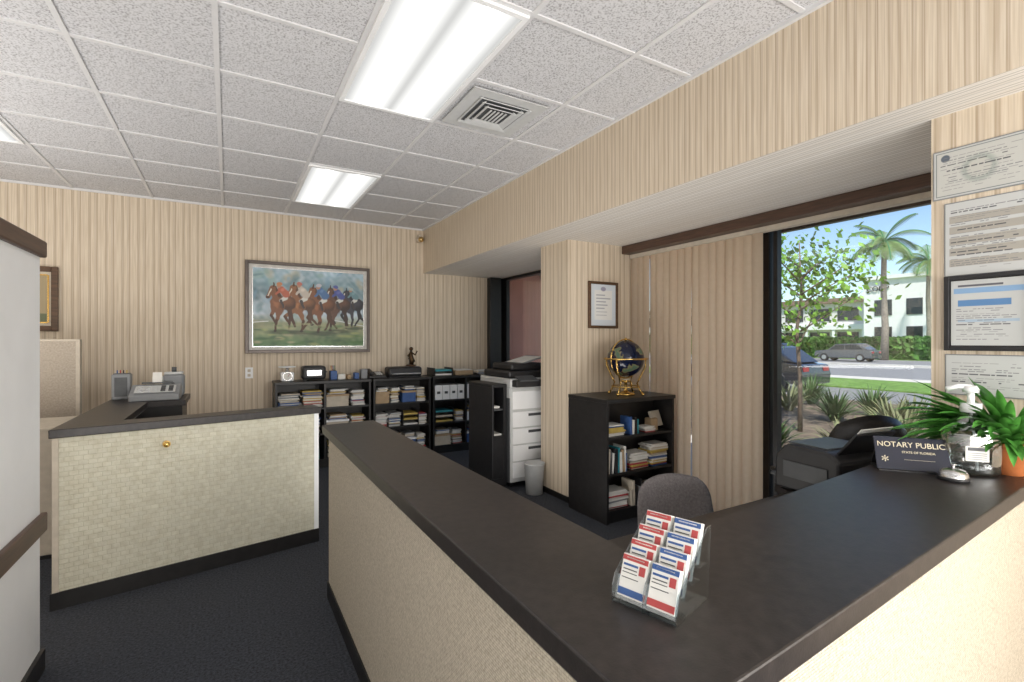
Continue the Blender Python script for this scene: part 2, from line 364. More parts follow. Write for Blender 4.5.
# ------------------------------------------------------------ ceiling fixtures
LENS=lensmat()
def fixture(x,y):
    b=B('ceiling_light'); w,l=.586,1.196
    for sx in (-1,1): b.box((sx*(w/2-.012),0,0),(.024,l,.02),WHITE)
    for sy in (-1,1): b.box((0,sy*(l/2-.012),0),(w-.048,.024,.02),WHITE)
    b.box((0,0,.003),(w-.05,l-.05,.006),LENS)
    b.done((x,y,H-.0105))
fixture(.865,2.44); fixture(.865,4.88); fixture(-1.575,4.27); fixture(-1.575,1.83); fixture(.865,0.0); fixture(-1.575,-.61)  # last three are out of view, added for extra fill light
b=B('ceiling_vent'); 
b.box((0,0,.004),(.50,.50,.006),LGREY)
b.box((0,0,-.001),(.34,.34,.003),DGREY)
for r,z in ((.165,-.004),(.13,-.008),(.095,-.012)):
    for sx,sy in ((1,0),(-1,0),(0,1),(0,-1)):
        b.box((sx*r,sy*r,z),(.022 if sx else 2*r+.022,.022 if sy else 2*r+.022,.004),LGREY,rot=(-sy*R(24),sx*R(24),0))
for k in range(-2,3): b.box((k*.026,0,-.013),(.010,.15,.003),LGREY,rot=(0,R(30),0))
b.done((1.455,2.745,H-.018))
b=B('motion_sensor'); b.cyl((0,0,0),.035,.09,CREAM,rot=(R(90),0,0)); b.sph((0,-.05,-.005),.035,BRASS); b.box((0,.02,.04),(.03,.06,.05),CREAM); b.done((2.13,6.04,2.70))
# ------------------------------------------------------------ reception counter
ZC=.94
b=B('reception_counter')
poly=[(.445,.41),(CX-.005,.542),(CX-.005,.94),(.755,.80),(.735,2.873),(.445,2.84)]
b.prism(poly,ZC-.045,ZC,TOP,bev=.004)
b.prism([(.475,.445),(.70,.47),(.70,2.83),(.475,2.81)],.09,ZC-.045,RIB)
b.prism([(.70,.47),(CX-.005,.575),(CX-.005,.68),(.70,.58)],.09,ZC-.045,RIB)
b.prism([(.468,.438),(.70,.46),(.70,2.84),(.468,2.82)],0,.09,BLACK)
b.prism([(.70,.462),(CX-.005,.568),(CX-.005,.68),(.70,.58)],0,.09,BLACK)
b.done()
b=B('office_desk')
b.prism([(.74,.83),(CX-.02,.83),(CX-.02,.88),(2.5,.88),(2.5,1.36),(2.2,1.36),(2.12,1.245),(.74,1.245)],.70,.74,TOP,bev=.004)
b.bb(.76,.80,.85,1.2,0,.70,BLACK); b.bb(2.44,2.48,.88,1.33,0,.70,BLACK); b.bb(1.0,1.4,.86,1.2,.05,.70,BLACK)
for z in (.15,.37,.58): b.bb(1.02,1.38,1.2,1.212,z,z+.11,BLACK); b.cyl((1.2,1.225,z+.07),.006,.1,SILV,rot=(0,R(90),0))
b.bb(1.5,2.44,.88,.90,.3,.70,BLACK)
b.done()
# ------------------------------------------------------------ back office counter (left)
b=B('office_counter')
F0=(-.80,3.374); F1=(.564,3.637)
top=[F0,F1,(.53,3.82),(-.53,3.60),(-.53,4.60),(-.286,4.60),(-.286,5.15),(-.80,5.15)]
b.prism(top,ZC-.045,ZC,TOP,bev=.004)
b.prism([(-.785,3.398),(.545,3.655),(.525,3.74),(-.785,3.49)],.09,ZC-.045,WEAVE)
b.prism([(-.785,3.49),(-.70,3.506),(-.70,5.13),(-.785,5.13)],.0,ZC-.045,BLACK)
b.bb(-.70,-.31,4.63,5.13,0,ZC-.045,BLACK)
b.prism([(-.797,3.386),(.552,3.645),(.527,3.752),(-.797,3.50)],0,.09,BLACK)
b.prism([(-.79,3.392),(-.765,3.397),(-.765,3.42),(-.79,3.41)],.09,ZC-.045,CREAM)
b.prism([(.52,3.645),(.55,3.651),(.545,3.68),(.52,3.67)],.09,ZC-.045,WHITE)
b.cyl((-.31,3.481,.80),.020,.02,BRASS,rot=(R(90),0,R(11))); b.sph((-.308,3.466,.80),.018,GOLD)
b.done()
b=B('desk_organizer'); b.box((0,0,.10),(.12,.10,.20),MGREY,bev=.01); b.box((0,0,.202),(.10,.08,.006),DGREY); b.box((0,-.052,.1),(.08,.004,.15),DGREY)
for i in range(4): b.cyl((-.03+.02*i,0,.215),.004,.03,(BLUE,RED,BLKP,YEL)[i])
b.done((-.725,4.90,ZC),.0)
b=B('adding_machine')
b.extr([(-.13,0),(.13,0),(.13,.10),(.06,.115),(-.13,.045)],'x',-.16,.16,MGREY,bev=.008)
b.box((0,-.045,.084),(.26,.12,.004),LGREY,rot=(R(20),0,0))
for i in range(5):
    for j in range(3): b.box((-.1+.05*i,-.08+.034*j,.074+.0124*j),(.03,.022,.012),(LGREY if i<3 else DGREY),rot=(R(20),0,0))
b.box((0,.08,.125),(.2,.05,.012),DGREY); b.cyl((0,.1,.145),.028,.07,PAPER,rot=(0,R(90),0)); b.box((0,.06,.17),(.06,.003,.08),PAPER,rot=(R(-15),0,0))
b.done((-.49,4.76,ZC),.0)
b=B('pencil_sharpener'); b.box((0,0,.09),(.15,.14,.18),MGREY,bev=.02); b.box((0,0,.19),(.13,.12,.02),LGREY,bev=.006); b.cyl((0,.01,.22),.018,.04,DGREY); b.cyl((0,-.071,.10),.014,.004,BLKP,rot=(R(90),0,0)); b.box((0,-.071,.04),(.10,.004,.04),DGREY)
b.done((-.395,5.02,ZC),.0)
# ------------------------------------------------------------ things at far left
b=B('cubicle_divider'); b.bb(-1.85,-1.07,5.30,5.36,.05,1.40,FAB,bev=.01); b.bb(-1.86,-1.06,5.305,5.355,1.395,1.415,CREAM,bev=.004); b.bb(-1.085,-1.06,5.295,5.365,0,1.41,CREAM)
b.bb(-1.6,-1.5,5.15,5.5,0,.05,DGREY); b.done()
b=B('file_cabinet'); b.bb(-1.38,-.92,4.2,4.8,.03,.84,CREAM,bev=.006); b.bb(-1.36,-.94,4.22,4.78,0,.03,BLACK)
for z in (.06,.32,.58): b.bb(-.919,-.91,4.23,4.77,z,z+.24,FAB,bev=.004); b.bb(-.91,-.895,4.44,4.56,z+.15,z+.17,SILV)
b.done()
b=B('framed_picture'); w,h=.40,.60
for sx in (-1,1): b.box((sx*(w/2-.025),0,0),(.05,.03,h),WOOD,bev=.006)
for sz in (-1,1): b.box((0,0,sz*(h/2-.025)),(w-.1,.03,.05),WOOD,bev=.006)
b.box((0,.006,0),(w-.1,.01,h-.1),CREAM); 
for sx in (-1,1): b.box((sx*.13,-.002,0),(.012,.012,.44),GOLD)
for sz in (-1,1): b.box((0,-.002,sz*.22),(.25,.012,.012),GOLD)
fp=b.done((-1.57,BY-.018,1.79))
cv=Canvas(.24,.43,30); cv.fill((.35,.28,.16)); cv.ell(.12,.2,.06,.12,0,(.16,.13,.08)); cv.rect(0,0,.24,.08,(.12,.14,.07)); cv.mesh('print',VC,fp,(0,-.001,0))
b=B('wall_outlet'); b.box((0,0,0),(.075,.008,.12),WHITE,bev=.003); b.box((0,-.005,.025),(.03,.004,.03),CREAM,bev=.002); b.box((0,-.005,-.025),(.03,.004,.03),CREAM,bev=.002); b.done((.2,BY-.005,1.05))
# ------------------------------------------------------------ horse painting
b=B('horse_race_painting'); W,Hh=1.34,1.02
def ring(w,h,t,d,y,mat,bev=.004):
    for sx in (-1,1): b.box((sx*(w/2-t/2),y,0),(t,d,h),mat,bev=bev)
    for sz in (-1,1): b.box((0,y,sz*(h/2-t/2)),(w-2*t,d,t),mat,bev=bev)
FRM=pm('pewter_frame',(.10,.08,.07),.35,metal=.3)
ring(W,Hh,.035,.045,0,FRM); ring(W-.07,Hh-.07,.035,.03,.004,pm('linen_liner',(.55,.53,.50),.6)); ring(W-.14,Hh-.14,.006,.035,.004,SILV,0)
b.box((0,.014,0),(W-.1,.01,Hh-.1),BLACK)
hp=b.done((.83,BY-.028,1.775))
cw,ch=W-.15,Hh-.15
cv=Canvas(cw,ch,460); X,Y=cv.X,cv.Y
nz=sum(np.sin(X*a+Y*c+p)*w for a,c,p,w in [(rng.uniform(-90,90),rng.uniform(-90,90),rng.uniform(0,6),1/9.) for _ in range(18)])
n2=sum(np.sin(X*a+Y*c+p)*w for a,c,p,w in [(rng.uniform(-22,22),rng.uniform(-22,22),rng.uniform(0,6),1/7.) for _ in range(16)])
yy=Y/ch
sky=np.array((.34,.46,.53)); tree_=np.array((.20,.30,.34)); haze=np.array((.42,.50,.56)); turf=np.array((.10,.19,.08)); dirt=np.array((.28,.30,.18))
C=np.zeros_like(cv.C); f=lambda a,b_:np.clip((yy-a)/(b_-a),0,1)[...,None]
C[:]=turf; C=C*(1-f(.05,.25))+dirt*f(.05,.25); C=C*(1-f(.30,.42))+haze*f(.30,.42); C=C*(1-f(.55,.66))+tree_*f(.55,.66); C=C*(1-f(.8,.95))+sky*f(.8,.95)
C*=(1+.22*nz+.25*n2)[...,None]; C[...,0]*=1+.12*nz; cv.C=C
cv.jx=.008*nz; cv.jy=.008*n2
for i in range(70): cv.ell(rng.uniform(0,cw),rng.uniform(.38,1)*ch,rng.uniform(.02,.08),rng.uniform(.012,.045),rng.uniform(0,3),[(.10,.20,.22),(.55,.62,.64),(.24,.36,.32),(.46,.40,.26),(.20,.34,.46),(.40,.50,.56)][i%6],soft=.9,al=.6)
for i in range(40): cv.ell(rng.uniform(0,cw),rng.uniform(.0,.28)*ch,rng.uniform(.03,.09),rng.uniform(.006,.018),0,[(.08,.18,.05),(.34,.38,.15),(.42,.38,.24),(.05,.12,.06)][i%4],soft=.9,al=.65)
cv.seg(.8,.36*ch,cw,.28*ch,.005,.005,(.62,.65,.65)); cv.seg(0,.30*ch,.15,.32*ch,.005,.005,(.65,.67,.65))
def horse(x,y,s,col,jk,cap,ph):
    dk=tuple(c*.35 for c in col); hi=tuple(min(1,c*1.9) for c in col)
    def q(dx,dy): return x+dx*s,y+dy*s
    cv.ell(*q(.02,-.25),.12*s,.02*s,0,(.05,.07,.04),soft=.7,al=.8)
    a=.035*ph
    for (p0,p1,p2) in (((.07,-.03),(.10,-.13),(.14+a,-.20)),((.08,-.02),(.085,-.14),(.06-a,-.22))):
        cv.seg(*q(*p0),*q(*p1),.024*s,.014*s,dk); cv.seg(*q(*p1),*q(*p2),.012*s,.009*s,dk)
    cv.ell(*q(.06,.01),.075*s,.065*s,-.2,dk); cv.ell(*q(.05,.03),.06*s,.04*s,-.2,col,soft=.8)
    cv.ell(*q(-.015,-.005),.062*s,.085*s,.1,col); cv.ell(*q(-.03,.005),.022*s,.05*s,.15,hi,soft=.9,al=.7); cv.ell(*q(.015,-.03),.018*s,.05*s,0,dk,soft=.9,al=.6)
    for (p0,p1,p2) in (((-.045,-.05),(-.085-a,-.11),(-.05-a,-.17)),((-.0,-.06),(-.005+a,-.15),(-.02+a,-.24))):
        cv.seg(*q(*p0),*q(*p1),.024*s,.014*s,col); cv.seg(*q(*p1),*q(*p2),.013*s,.009*s,dk); cv.ell(*q(*p2),.014*s,.010*s,0,(.04,.03,.02))
    cv.seg(*q(-.02,.05),*q(-.055,.135),.042*s,.028*s,col); cv.seg(*q(.0,.07),*q(-.035,.155),.014*s,.010*s,dk)
    cv.seg(*q(-.055,.14),*q(-.095,.055),.028*s,.016*s,col); cv.seg(*q(-.068,.13),*q(-.098,.06),.006*s,.005*s,(.65,.6,.5)); cv.seg(*q(-.05,.16),*q(-.048,.19),.009*s,.004*s,dk); cv.ell(*q(-.098,.05),.014*s,.012*s,0,dk)
    cv.seg(*q(.045,.055),*q(.01,.03),.022*s,.016*s,(.6,.6,.56)); cv.seg(*q(.01,.03),*q(.03,-.03),.013*s,.010*s,(.04,.03,.03))
    cv.seg(*q(.05,.09),*q(.01,.135),.034*s,.028*s,jk); cv.seg(*q(.01,.13),*q(-.03,.09),.014*s,.010*s,jk)
    cv.ell(*q(.025,.13),.018*s,.013*s,.6,tuple(min(1,c*1.4+.06) for c in jk),soft=.9,al=.6)
    cv.ell(*q(-.008,.165),.017*s,.020*s,0,(.40,.22,.14)); cv.ell(*q(-.003,.180),.023*s,.016*s,0,cap)
br=(.20,.075,.03)
horse(.88*cw,.56*ch,1.10,(.04,.04,.055),(.13,.24,.27),(.35,.4,.38),.6)
horse(.735*cw,.55*ch,1.22,(.11,.05,.03),(.06,.08,.28),(.08,.10,.30),-1)
horse(.575*cw,.54*ch,1.30,br,(.06,.14,.30),(.45,.45,.50),.3)
horse(.40*cw,.55*ch,1.28,(.24,.10,.04),(.50,.44,.38),(.45,.14,.10),1)
horse(.225*cw,.55*ch,1.26,(.20,.08,.035),(.42,.11,.06),(.50,.20,.08),-.5)
for i in range(22): cv.ell(rng.uniform(.1,.9)*cw,rng.uniform(.18,.30)*ch,rng.uniform(.02,.06),rng.uniform(.006,.016),0,[(.36,.36,.20),(.14,.22,.09)][i%2],soft=1.2,al=.55)
cv.mesh('canvas',VC,hp,(0,-.002,0))
# ------------------------------------------------------------ shelving
def shelfunit(name,w,d,h,nsh,div=(),z0=.08):
    b=B(name); t=.022
    b.bb(0,t,0,d,0,h-.03,BLACK); b.bb(w-t,w,0,d,0,h-.03,BLACK); b.bb(t,w-t,d-.012,d,.0,h-.03,BLACK)
    b.bb(-.006,w+.006,-.012,d,h-.03,h,BLACK,bev=.003); b.bb(t,w-t,.02,d-.012,0,z0,BLACK)
    zs=[z0+(h-.03-z0)*k/nsh for k in range(nsh)]
    for z in zs: b.bb(t,w-t,.005,d-.012,z,z+.018,BLACK)
    for x in div: b.bb(x-.01,x+.01,.004,d-.012,z0+.018,h-.03,BLACK)
    return b,zs
cols=[PAPER,BLUE,MGREY,TAN,BLKP,PAPER,MGREY,TEAL,PAPER,CREAM,PAPER,TAN,BLKP,DGREY,RED]
def books(b,x0,x1,y0,d,z,hmax,tilt=0):
    x=x0
    while x<x1-.05:
        t=random.uniform(.006,.03); h=hmax*random.uniform(.6,1); dd=d*random.uniform(.75,.95); m=random.choice(cols)
        b.box((x+t/2,y0+dd/2,z+h/2),(t*.93,dd,h),m,rot=(0,random.uniform(-.10,.10),0)); 
        x+=t+.003
def stack(b,x,y0,w,d,z,hmax,n=None):
    zz=z; 
    while zz<z+hmax-.02:
        t=random.uniform(.003,.016); m=random.choice([PAPER,PAPER,CREAM,PAPER,TAN,CREAM,PAPER,MGREY,BLUE,RED,YEL,PAPER,LGREY])
        b.box((x+w/2+random.uniform(-.012,.012),y0+d/2+random.uniform(-.0,.01),zz+t/2),(w*random.uniform(.8,1),d*random.uniform(.8,.95),t*.96),m,rot=(0,0,random.uniform(-.08,.08))); zz+=t
def trays(b,x,y0,w,d,z,n=4,gap=.06):
    for i in range(n):
        zz=z+i*gap; b.box((x+w/2,y0+d/2,zz+.004),(w,d,.006),BLKP)
        for s_ in (-1,1): b.box((x+w/2+s_*w/2,y0+d/2,zz+gap/2),(.005,d,gap),BLKP)
        b.box((x+w/2,y0+d/2,zz+.018),(w*.9,d*.93,.02),random.choice([PAPER,PAPER,CREAM,YEL,TEAL]))
HB=.96
units=[(.43,1.0),(1.46,.70),(2.19,.90)]
for i,(x0,w) in enumerate(units):
    b,zs=shelfunit('low_bookcase',w,.36,HB,3,div=(w*.5,) if i!=1 else ())
    ub=b.done((x0,5.72,0))
    c=B('shelf_contents'); segs=[(.03,w/2-.015),(w/2+.015,w-.03)] if i!=1 else [(.03,w/2-.01),(w/2,w-.03)]
    for zi,z in enumerate(zs):
        for k,(a,e) in enumerate(segs):
            r=random.random(); zt=z+.019; hw=(e-a)/2-.01
            if i==2 and zi==2:
                n=4
                for q in range(n):
                    ww=(e-a)/n; c.box((a+ww*(q+.5),.15,zt+.09),(ww*.92,.26,.18),WHITE,bev=.003); c.box((a+ww*(q+.5),.018,zt+.09),(ww*.4,.003,.03),DGREY)
            elif r<.42:
                stack(c,a,.03,hw,.28,zt,random.uniform(.12,.24)); stack(c,a+hw+.02,.03,hw,.26,zt,random.uniform(.10,.22))
            elif r<.47: books(c,a,e,.03,.24,zt,.22)
            elif r<.72:
                c.box((a+hw*.55,.14,zt+.06),(hw*1.1,.24,.12),random.choice([CREAM,TAN,WHITE,BLUE]),bev=.003); c.box((a+hw*.55,.135,zt+.125),(hw*1.15,.26,.02),random.choice([WHITE,TAN])); stack(c,a+.03,.03,hw*.9,.22,zt+.137,.07); stack(c,a+hw*1.25,.03,hw*.7,.22,zt,.18)
            else:
                trays(c,a+.005,.01,(e-a)*.6,.28,zt,3); stack(c,e-.12,.02,.11,.2,zt,.15)
    c.done((0,0,0),parent=ub)
b,zs=shelfunit('bookcase',.73,.48,.953,3)
b.bb(.03,.70,.20,.215,.1,.92,BLACK)
ub=b.done((2.485,2.855,0))
c=B('shelf_books')
for zi,z in enumerate(zs):
    zt=z+.019
    if zi==2: 
        stack(c,.03,.02,.2,.16,zt,.10); books(c,.26,.40,.02,.14,zt,.15); c.box((.62,.10,zt+.09),(.13,.13,.02),CREAM,rot=(R(70),0,.2)); c.box((.57,.1,zt+.05),(.08,.08,.1),TAN,bev=.01); stack(c,.42,.02,.12,.12,zt,.06)
    elif zi==1: 
        books(c,.03,.26,.01,.16,zt,.20); stack(c,.27,.015,.2,.16,zt,.14); stack(c,.49,.015,.2,.15,zt,.19)
    else: stack(c,.03,.02,.22,.16,zt,.15); books(c,.27,.48,.015,.16,zt,.2); stack(c,.5,.02,.19,.16,zt,.14)
c.done((0,0,0),parent=ub)
# globe
b=B('desk_globe'); 
def globemat():
    m,nt,p=_nt('globe_map'); tc=nt.nodes.new('ShaderNodeTexCoord'); n=nt.nodes.new('ShaderNodeTexNoise'); n.inputs['Scale'].default_value=9; n.inputs['Detail'].default_value=5
    nt.links.new(tc.outputs['Object'],n.inputs['Vector']); r=nt.nodes.new('ShaderNodeValToRGB'); e=r.color_ramp.elements
    e[0].position=.57; e[0].color=(.004,.008,.03,1); e[1].position=.585; e[1].color=(.20,.17,.08,1); x=e.new(.64); x.color=(.08,.14,.09,1)
    nt.links.new(n.outputs['Fac'],r.inputs[0]); nt.links.new(r.outputs[0],p.inputs['Base Color']); p.inputs['Roughness'].default_value=.15; return m
gz=.30; r=.15
b.sph((0,0,gz),r,globemat(),u=40,v=24)
b.lathe((0,0,0),[(.0,0),(.075,0),(.075,.012),(.05,.02),(.02,.03),(.012,.05),(.012,.10),(.02,.11),(.0,.115)],GOLD)
def circ(rr,axis,n=40,c=(0,0,gz),a0=0,a1=2*math.pi):
    P=[]
    for k in range(n+1):
        a=a0+(a1-a0)*k/n; ca,sa=rr*math.cos(a),rr*math.sin(a)
        P.append((c[0]+ca,c[1]+sa,c[2]) if axis=='z' else (c[0]+ca,c[1],c[2]+sa))
    return P
b.tube(circ(.175,'z'),.007,GOLD); b.tube(circ(.160,'x'),.006,GOLD)
for k in range(4):
    a=k*math.pi/2+.4; ca,sa=math.cos(a),math.sin(a)
    b.tube([(ca*.175,sa*.175,gz),(ca*.17,sa*.17,gz-.06),(ca*.12,sa*.12,gz-.16),(ca*.10,sa*.10,.10),(ca*.12,sa*.12,.05),(ca*.15,sa*.15,.009)],.0075,GOLD); b.sph((ca*.15,sa*.15,.012),.012,GOLD,u=12,v=8)
b.tube(circ(.115,'z',c=(0,0,.07)),.005,GOLD); b.cyl((0,0,.115),.035,.02,GOLD); b.cyl((0,0,.126),.03,.003,PAPER)
b.cyl((0,0,gz+.16),.008,.03,GOLD); b.cyl((.19,0,gz),.008,.04,GOLD,rot=(0,R(90),0))
b.done((2.86,3.05,.9535))
# picture on pillar
b=B('framed_certificate'); w,h=.34,.42
for sx in (-1,1): b.box((sx*(w/2-.011),0,0),(.022,.025,h),WOOD,bev=.003)
for sz in (-1,1): b.box((0,0,sz*(h/2-.011)),(w-.044,.025,.022),WOOD,bev=.003)
b.box((0,.004,0),(w-.04,.008,h-.04),BLACK); o=b.done((2.933,3.43-.014,1.724))
cv=Canvas(w-.05,h-.05,60); cv.fill((.62,.68,.74)); cv.rect(.04,.05,.25,.32,(.74,.75,.74))
for k in range(7): cv.rect(.06,.09+.03*k,.06+rng.uniform(.1,.17),.098+.03*k,(.35,.37,.42))
cv.ell(.145,.33,.03,.02,0,(.3,.3,.4)); cv.mesh('certificate',VP,o,(0,-.001,0))
# ------------------------------------------------------------ wall documents (column, facing -X)
def doc(name,w,h,y,z,frame=None,seed=0,blue=False,seal=False,table=False,roll=0):
    b=B(name); rr=np.random.RandomState(seed)
    if frame:
        for sx in (-1,1): b.box((sx*(w/2-.008),0,0),(.016,.018,h),frame,bev=.002)
        for sz in (-1,1): b.box((0,0,sz*(h/2-.008)),(w-.032,.018,.016),frame,bev=.002)
        b.box((0,.004,0),(w-.03,.008,h-.03),BLACK)
    else: b.box((0,.002,0),(w,.004,h),MGREY)
    o=b.done((CX-(.0095 if frame else .0045),y,z),R(-90))
    m=.02 if frame else .004; cw_,ch_=w-2*m,h-2*m
    cv=Canvas(cw_,ch_,170); cv.fill((.50,.51,.50))
    if seal: cv.rect(.006,.006,cw_-.006,ch_-.006,(.18,.20,.20)); cv.rect(.009,.009,cw_-.009,ch_-.009,(.50,.50,.47))
    if blue: cv.rect(.008,ch_*.80,cw_-.008,ch_*.88,(.22,.36,.55)); cv.rect(.02,ch_*.60,cw_*.8,ch_*.70,(.10,.22,.42)); cv.rect(.02,ch_*.36,cw_-.02,ch_*.40,(.35,.45,.55))
    if seal: cv.ell(cw_*.5,ch_*.5,.05,.05,0,(.34,.37,.34),soft=.3); cv.ell(cw_*.5,ch_*.5,.035,.035,0,(.48,.48,.44),soft=.2); cv.ell(.035,ch_-.03,.014,.014,0,(.1,.12,.15))
    if table:
        for k in range(5): cv.rect(.012,ch_*(.12+.15*k),cw_-.012,ch_*(.12+.15*k)+.028,(.36,.34,.30))
    k=ch_-.03 if not blue else ch_*.55
    while k>.02:
        x=.016+(rr.rand()*.03 if seal else 0)
        big=rr.rand()<.2
        end=cw_-.016-(rr.rand()*.05)
        while x<end-.01:
            l=rr.uniform(.006,.03); x2=min(x+l,end)
            if rr.rand()<.8: cv.rect(x,k,x2,k+(.004 if big else .0022),(.08,.08,.09) if big else (.20,.20,.21))
            x=x2+.004
        k-=.013 if big else rr.choice([.007,.009,.012])
    if blue: cv.rect(cw_*.1,ch_*.90,cw_*.7,ch_*.93,(.1,.1,.12))
    cv.mesh('page',VP,o,(0,-.0012 if not frame else -.001,0))
doc('wall_license',.275,.19,.705,2.047,None,1,seal=True)
doc('wall_notice',.245,.285,.685,1.79,None,2,table=True)
doc('framed_license',.25,.285,.68,1.506,BLKP,3,blue=True)
doc('wall_notice',.25,.155,.68,1.272,None,4)
# ------------------------------------------------------------ copier
b=B('photocopier')
b.bb(0,.60,0,.62,.05,.86,DGREY,bev=.012)
b.bb(.008,.592,-.012,.01,.06,.95,LGREY,bev=.006)
for z in (.10,.26,.42,.58): b.bb(.03,.57,-.022,-.01,z,z+.145,WHITE,bev=.004); b.bb(.2,.4,-.026,-.02,z+.10,z+.125,DGREY)
b.bb(.03,.57,-.018,-.008,.75,.92,WHITE,bev=.004)
b.bb(-.005,.0,.06,.56,.1,.75,BLKP); 
b.bb(.02,.58,.20,.60,.86,.95,BLKP); b.bb(0,.02,.0,.6,.86,.95,LGREY)
b.bb(.0,.60,-.02,.62,.95,1.04,LGREY,bev=.012); b.bb(.02,.58,-.1,.0,.965,1.03,BLKP,bev=.01)
b.box((.15,-.07,1.045),(.2,.12,.012),DGREY,rot=(R(18),0,0))
b.bb(.02,.58,.04,.58,1.04,1.11,BLKP,bev=.02); b.bb(.08,.5,.10,.5,1.11,1.18,BLKP,bev=.02); b.box((.34,.3,1.205),(.30,.36,.012),MGREY,rot=(0,R(-14),0)); b.box((.34,.3,1.213),(.22,.3,.006),PAPER,rot=(0,R(-14),0))
b.bb(-.16,-.006,.04,.56,.03,.10,BLKP); b.bb(-.16,-.14,.04,.56,.10,.96,BLKP,bev=.004); b.bb(-.04,-.006,.04,.56,.10,.96,BLKP); b.bb(-.14,-.04,.53,.56,.10,.96,BLKP); b.bb(-.165,-.006,.035,.565,.96,.99,BLKP,bev=.005)
b.bb(-.14,-.04,.045,.53,.10,.50,BLKP); b.bb(-.135,-.05,.06,.5,.505,.52,PAPER); b.bb(-.14,-.04,.06,.52,.74,.755,DGREY); b.bb(-.135,-.06,.08,.5,.76,.78,PAPER)
for sx in (.06,.54):
    for sy in (.06,.56): b.cyl((sx,sy,.025),.025,.03,BLKP,rot=(0,R(90),0))
for x in (-.13,-.05):
    for y_ in (.1,.5): b.cyl((x,y_,.015),.02,.03,BLKP)
b.done((2.30,4.02,0))
b=B('waste_basket')
b.lathe((0,0,0),[(.001,.004),(.07,.004),(.092,.28),(.098,.28),(.098,.272),(.094,.27),(.076,.0),(.001,.0)],LGREY); b.done((2.44,3.80,0))
# ------------------------------------------------------------ chairs
def chair(loc,rz,w,h,zb,seat,mat,arms=False):
    b=B('office_chair')
    b.box((0,0,seat-.04),(.46,.44,.08),mat,bev=.035,seg=4)
    nx,nz=14,12
    def bk(u,v,off):
        x=(u-.5)*w; x*=1-.10*v; z=zb+v*h
        return x,.235+.05*v-.06*(2*u-1)**2+off,z
    def rc(u,v):
        a=2*u-1; c=2*v-1; k=.42
        x=a*math.sqrt(1-k*c*c*max(0,c)*.9) ; z=c*math.sqrt(1-k*a*a*.75)
        return (x+1)/2,(z+1)/2
    F=[];Bk=[]; T=1.6 if arms else 1
    for j in range(nz+1):
        rf=[];rb=[]
        for i in range(nx+1):
            u,v=rc(i/nx,j/nz); e=min(i,nx-i,j,nz-j)
            th=(.0 if e==0 else .018 if e==1 else .028)*T
            rf.append(b.bm.verts.new(bk(u,v,-th))); rb.append(b.bm.verts.new(bk(u,v,th)) if e else rf[-1])
        F.append(rf);Bk.append(rb)
    mi=b.mi(mat)
    for j in range(nz):
        for i in range(nx):
            for G in (F,Bk):
                vs=(G[j][i],G[j][i+1],G[j+1][i+1],G[j+1][i])
                try: f=b.bm.faces.new(vs); f.smooth=True; f.material_index=mi
                except ValueError: pass
    s=seat-.10
    b.tube([(0,.1,s),(0,.25,s+.01),(0,.31,s+.13),(0,.30,s+.25)],.018,BLKM); b.cyl((0,0,s),.1,.03,BLKM); b.cyl((0,0,s-.12),.025,.24,BLKM); b.cyl((0,0,.12),.04,.06,BLKM)
    if arms:
        for sx in (-1,1):
            b.tube([(sx*.22,-.02,seat-.07),(sx*.27,-.06,seat+.05),(sx*.27,-.10,seat+.19),(sx*.26,.05,seat+.20),(sx*.22,.20,seat+.16)],.016,BLKM); b.box((sx*.265,-.02,seat+.215),(.06,.24,.03),mat,bev=.01)
    for k in range(5):
        a=k*2*math.pi/5; ca,sa=math.cos(a),math.sin(a); b.tube([(0,0,.11),(ca*.15,sa*.15,.10),(ca*.27,sa*.27,.07)],[.022,.018,.014],BLKM); b.cyl((ca*.27,sa*.27,.03),.03,.045,BLKP,rot=(0,R(90),a+1.57))
    b.done(loc,rz)
chair((1.97,1.58,0),R(-12),.48,.29,.40,.43,CHAIRF)
chair((2.87,1.42,0),R(150),.46,.60,.44,.46,LEATH,arms=True)
# ------------------------------------------------------------ desk printer
b=B('desktop_printer')
b.extr([(-.15,0),(.15,0),(.15,.17),(.10,.20),(-.10,.20),(-.15,.14)],'x',-.17,.17,BLKP,bev=.014)
b.box((0,-.02,.203),(.26,.18,.008),DGREY); b.box((-.08,-.125,.168),(.12,.04,.006),MGREY,rot=(R(48),0,0))
b.box((.0,.14,.23),(.25,.012,.14),BLKP,rot=(R(-38),0,0),bev=.004); b.box((0,.142,.245),(.20,.004,.15),PAPER,rot=(R(-38),0,0))
b.bb(-.11,.11,-.22,-.15,.03,.042,DGREY)
b.bb(-.175,-.169,-.10,.10,.06,.13,DGREY); b.bb(.169,.175,-.10,.10,.06,.13,DGREY)
b.done((2.30,1.16,.742),R(172))
# ------------------------------------------------------------ counter-top items
b=B('notary_sign')
th=R(-24)
b.box((0,0,.058),(.215,.006,.118),SIGNB,rot=(th,0,0),bev=.002); b.box((0,.045,.045),(.20,.005,.09),BLKP,rot=(R(35),0,0)); b.box((0,.01,.003),(.21,.10,.005),BLKP)
o=b.done((2.10,.795,ZC),R(-52))
def onsign(z,x=0):
    v=Matrix.Rotation(th,3,'X')@Vector((x,-.0045,z)); return (v.x,v.y,v.z+.058)
GT=pm('gold_lettering',(.62,.55,.40),.4,var=.05)
text('NOTARY PUBLIC',.0262,GT,o,onsign(.030),(R(90)+th,0,0)); text('STATE OF FLORIDA',.011,GT,o,onsign(.004,.02),(R(90)+th,0,0))
text('________________',.011,GT,o,onsign(-.018,.02),(R(90)+th,0,0)); text('*',.05,GT,o,onsign(-.032,-.08),(R(90)+th,0,0))
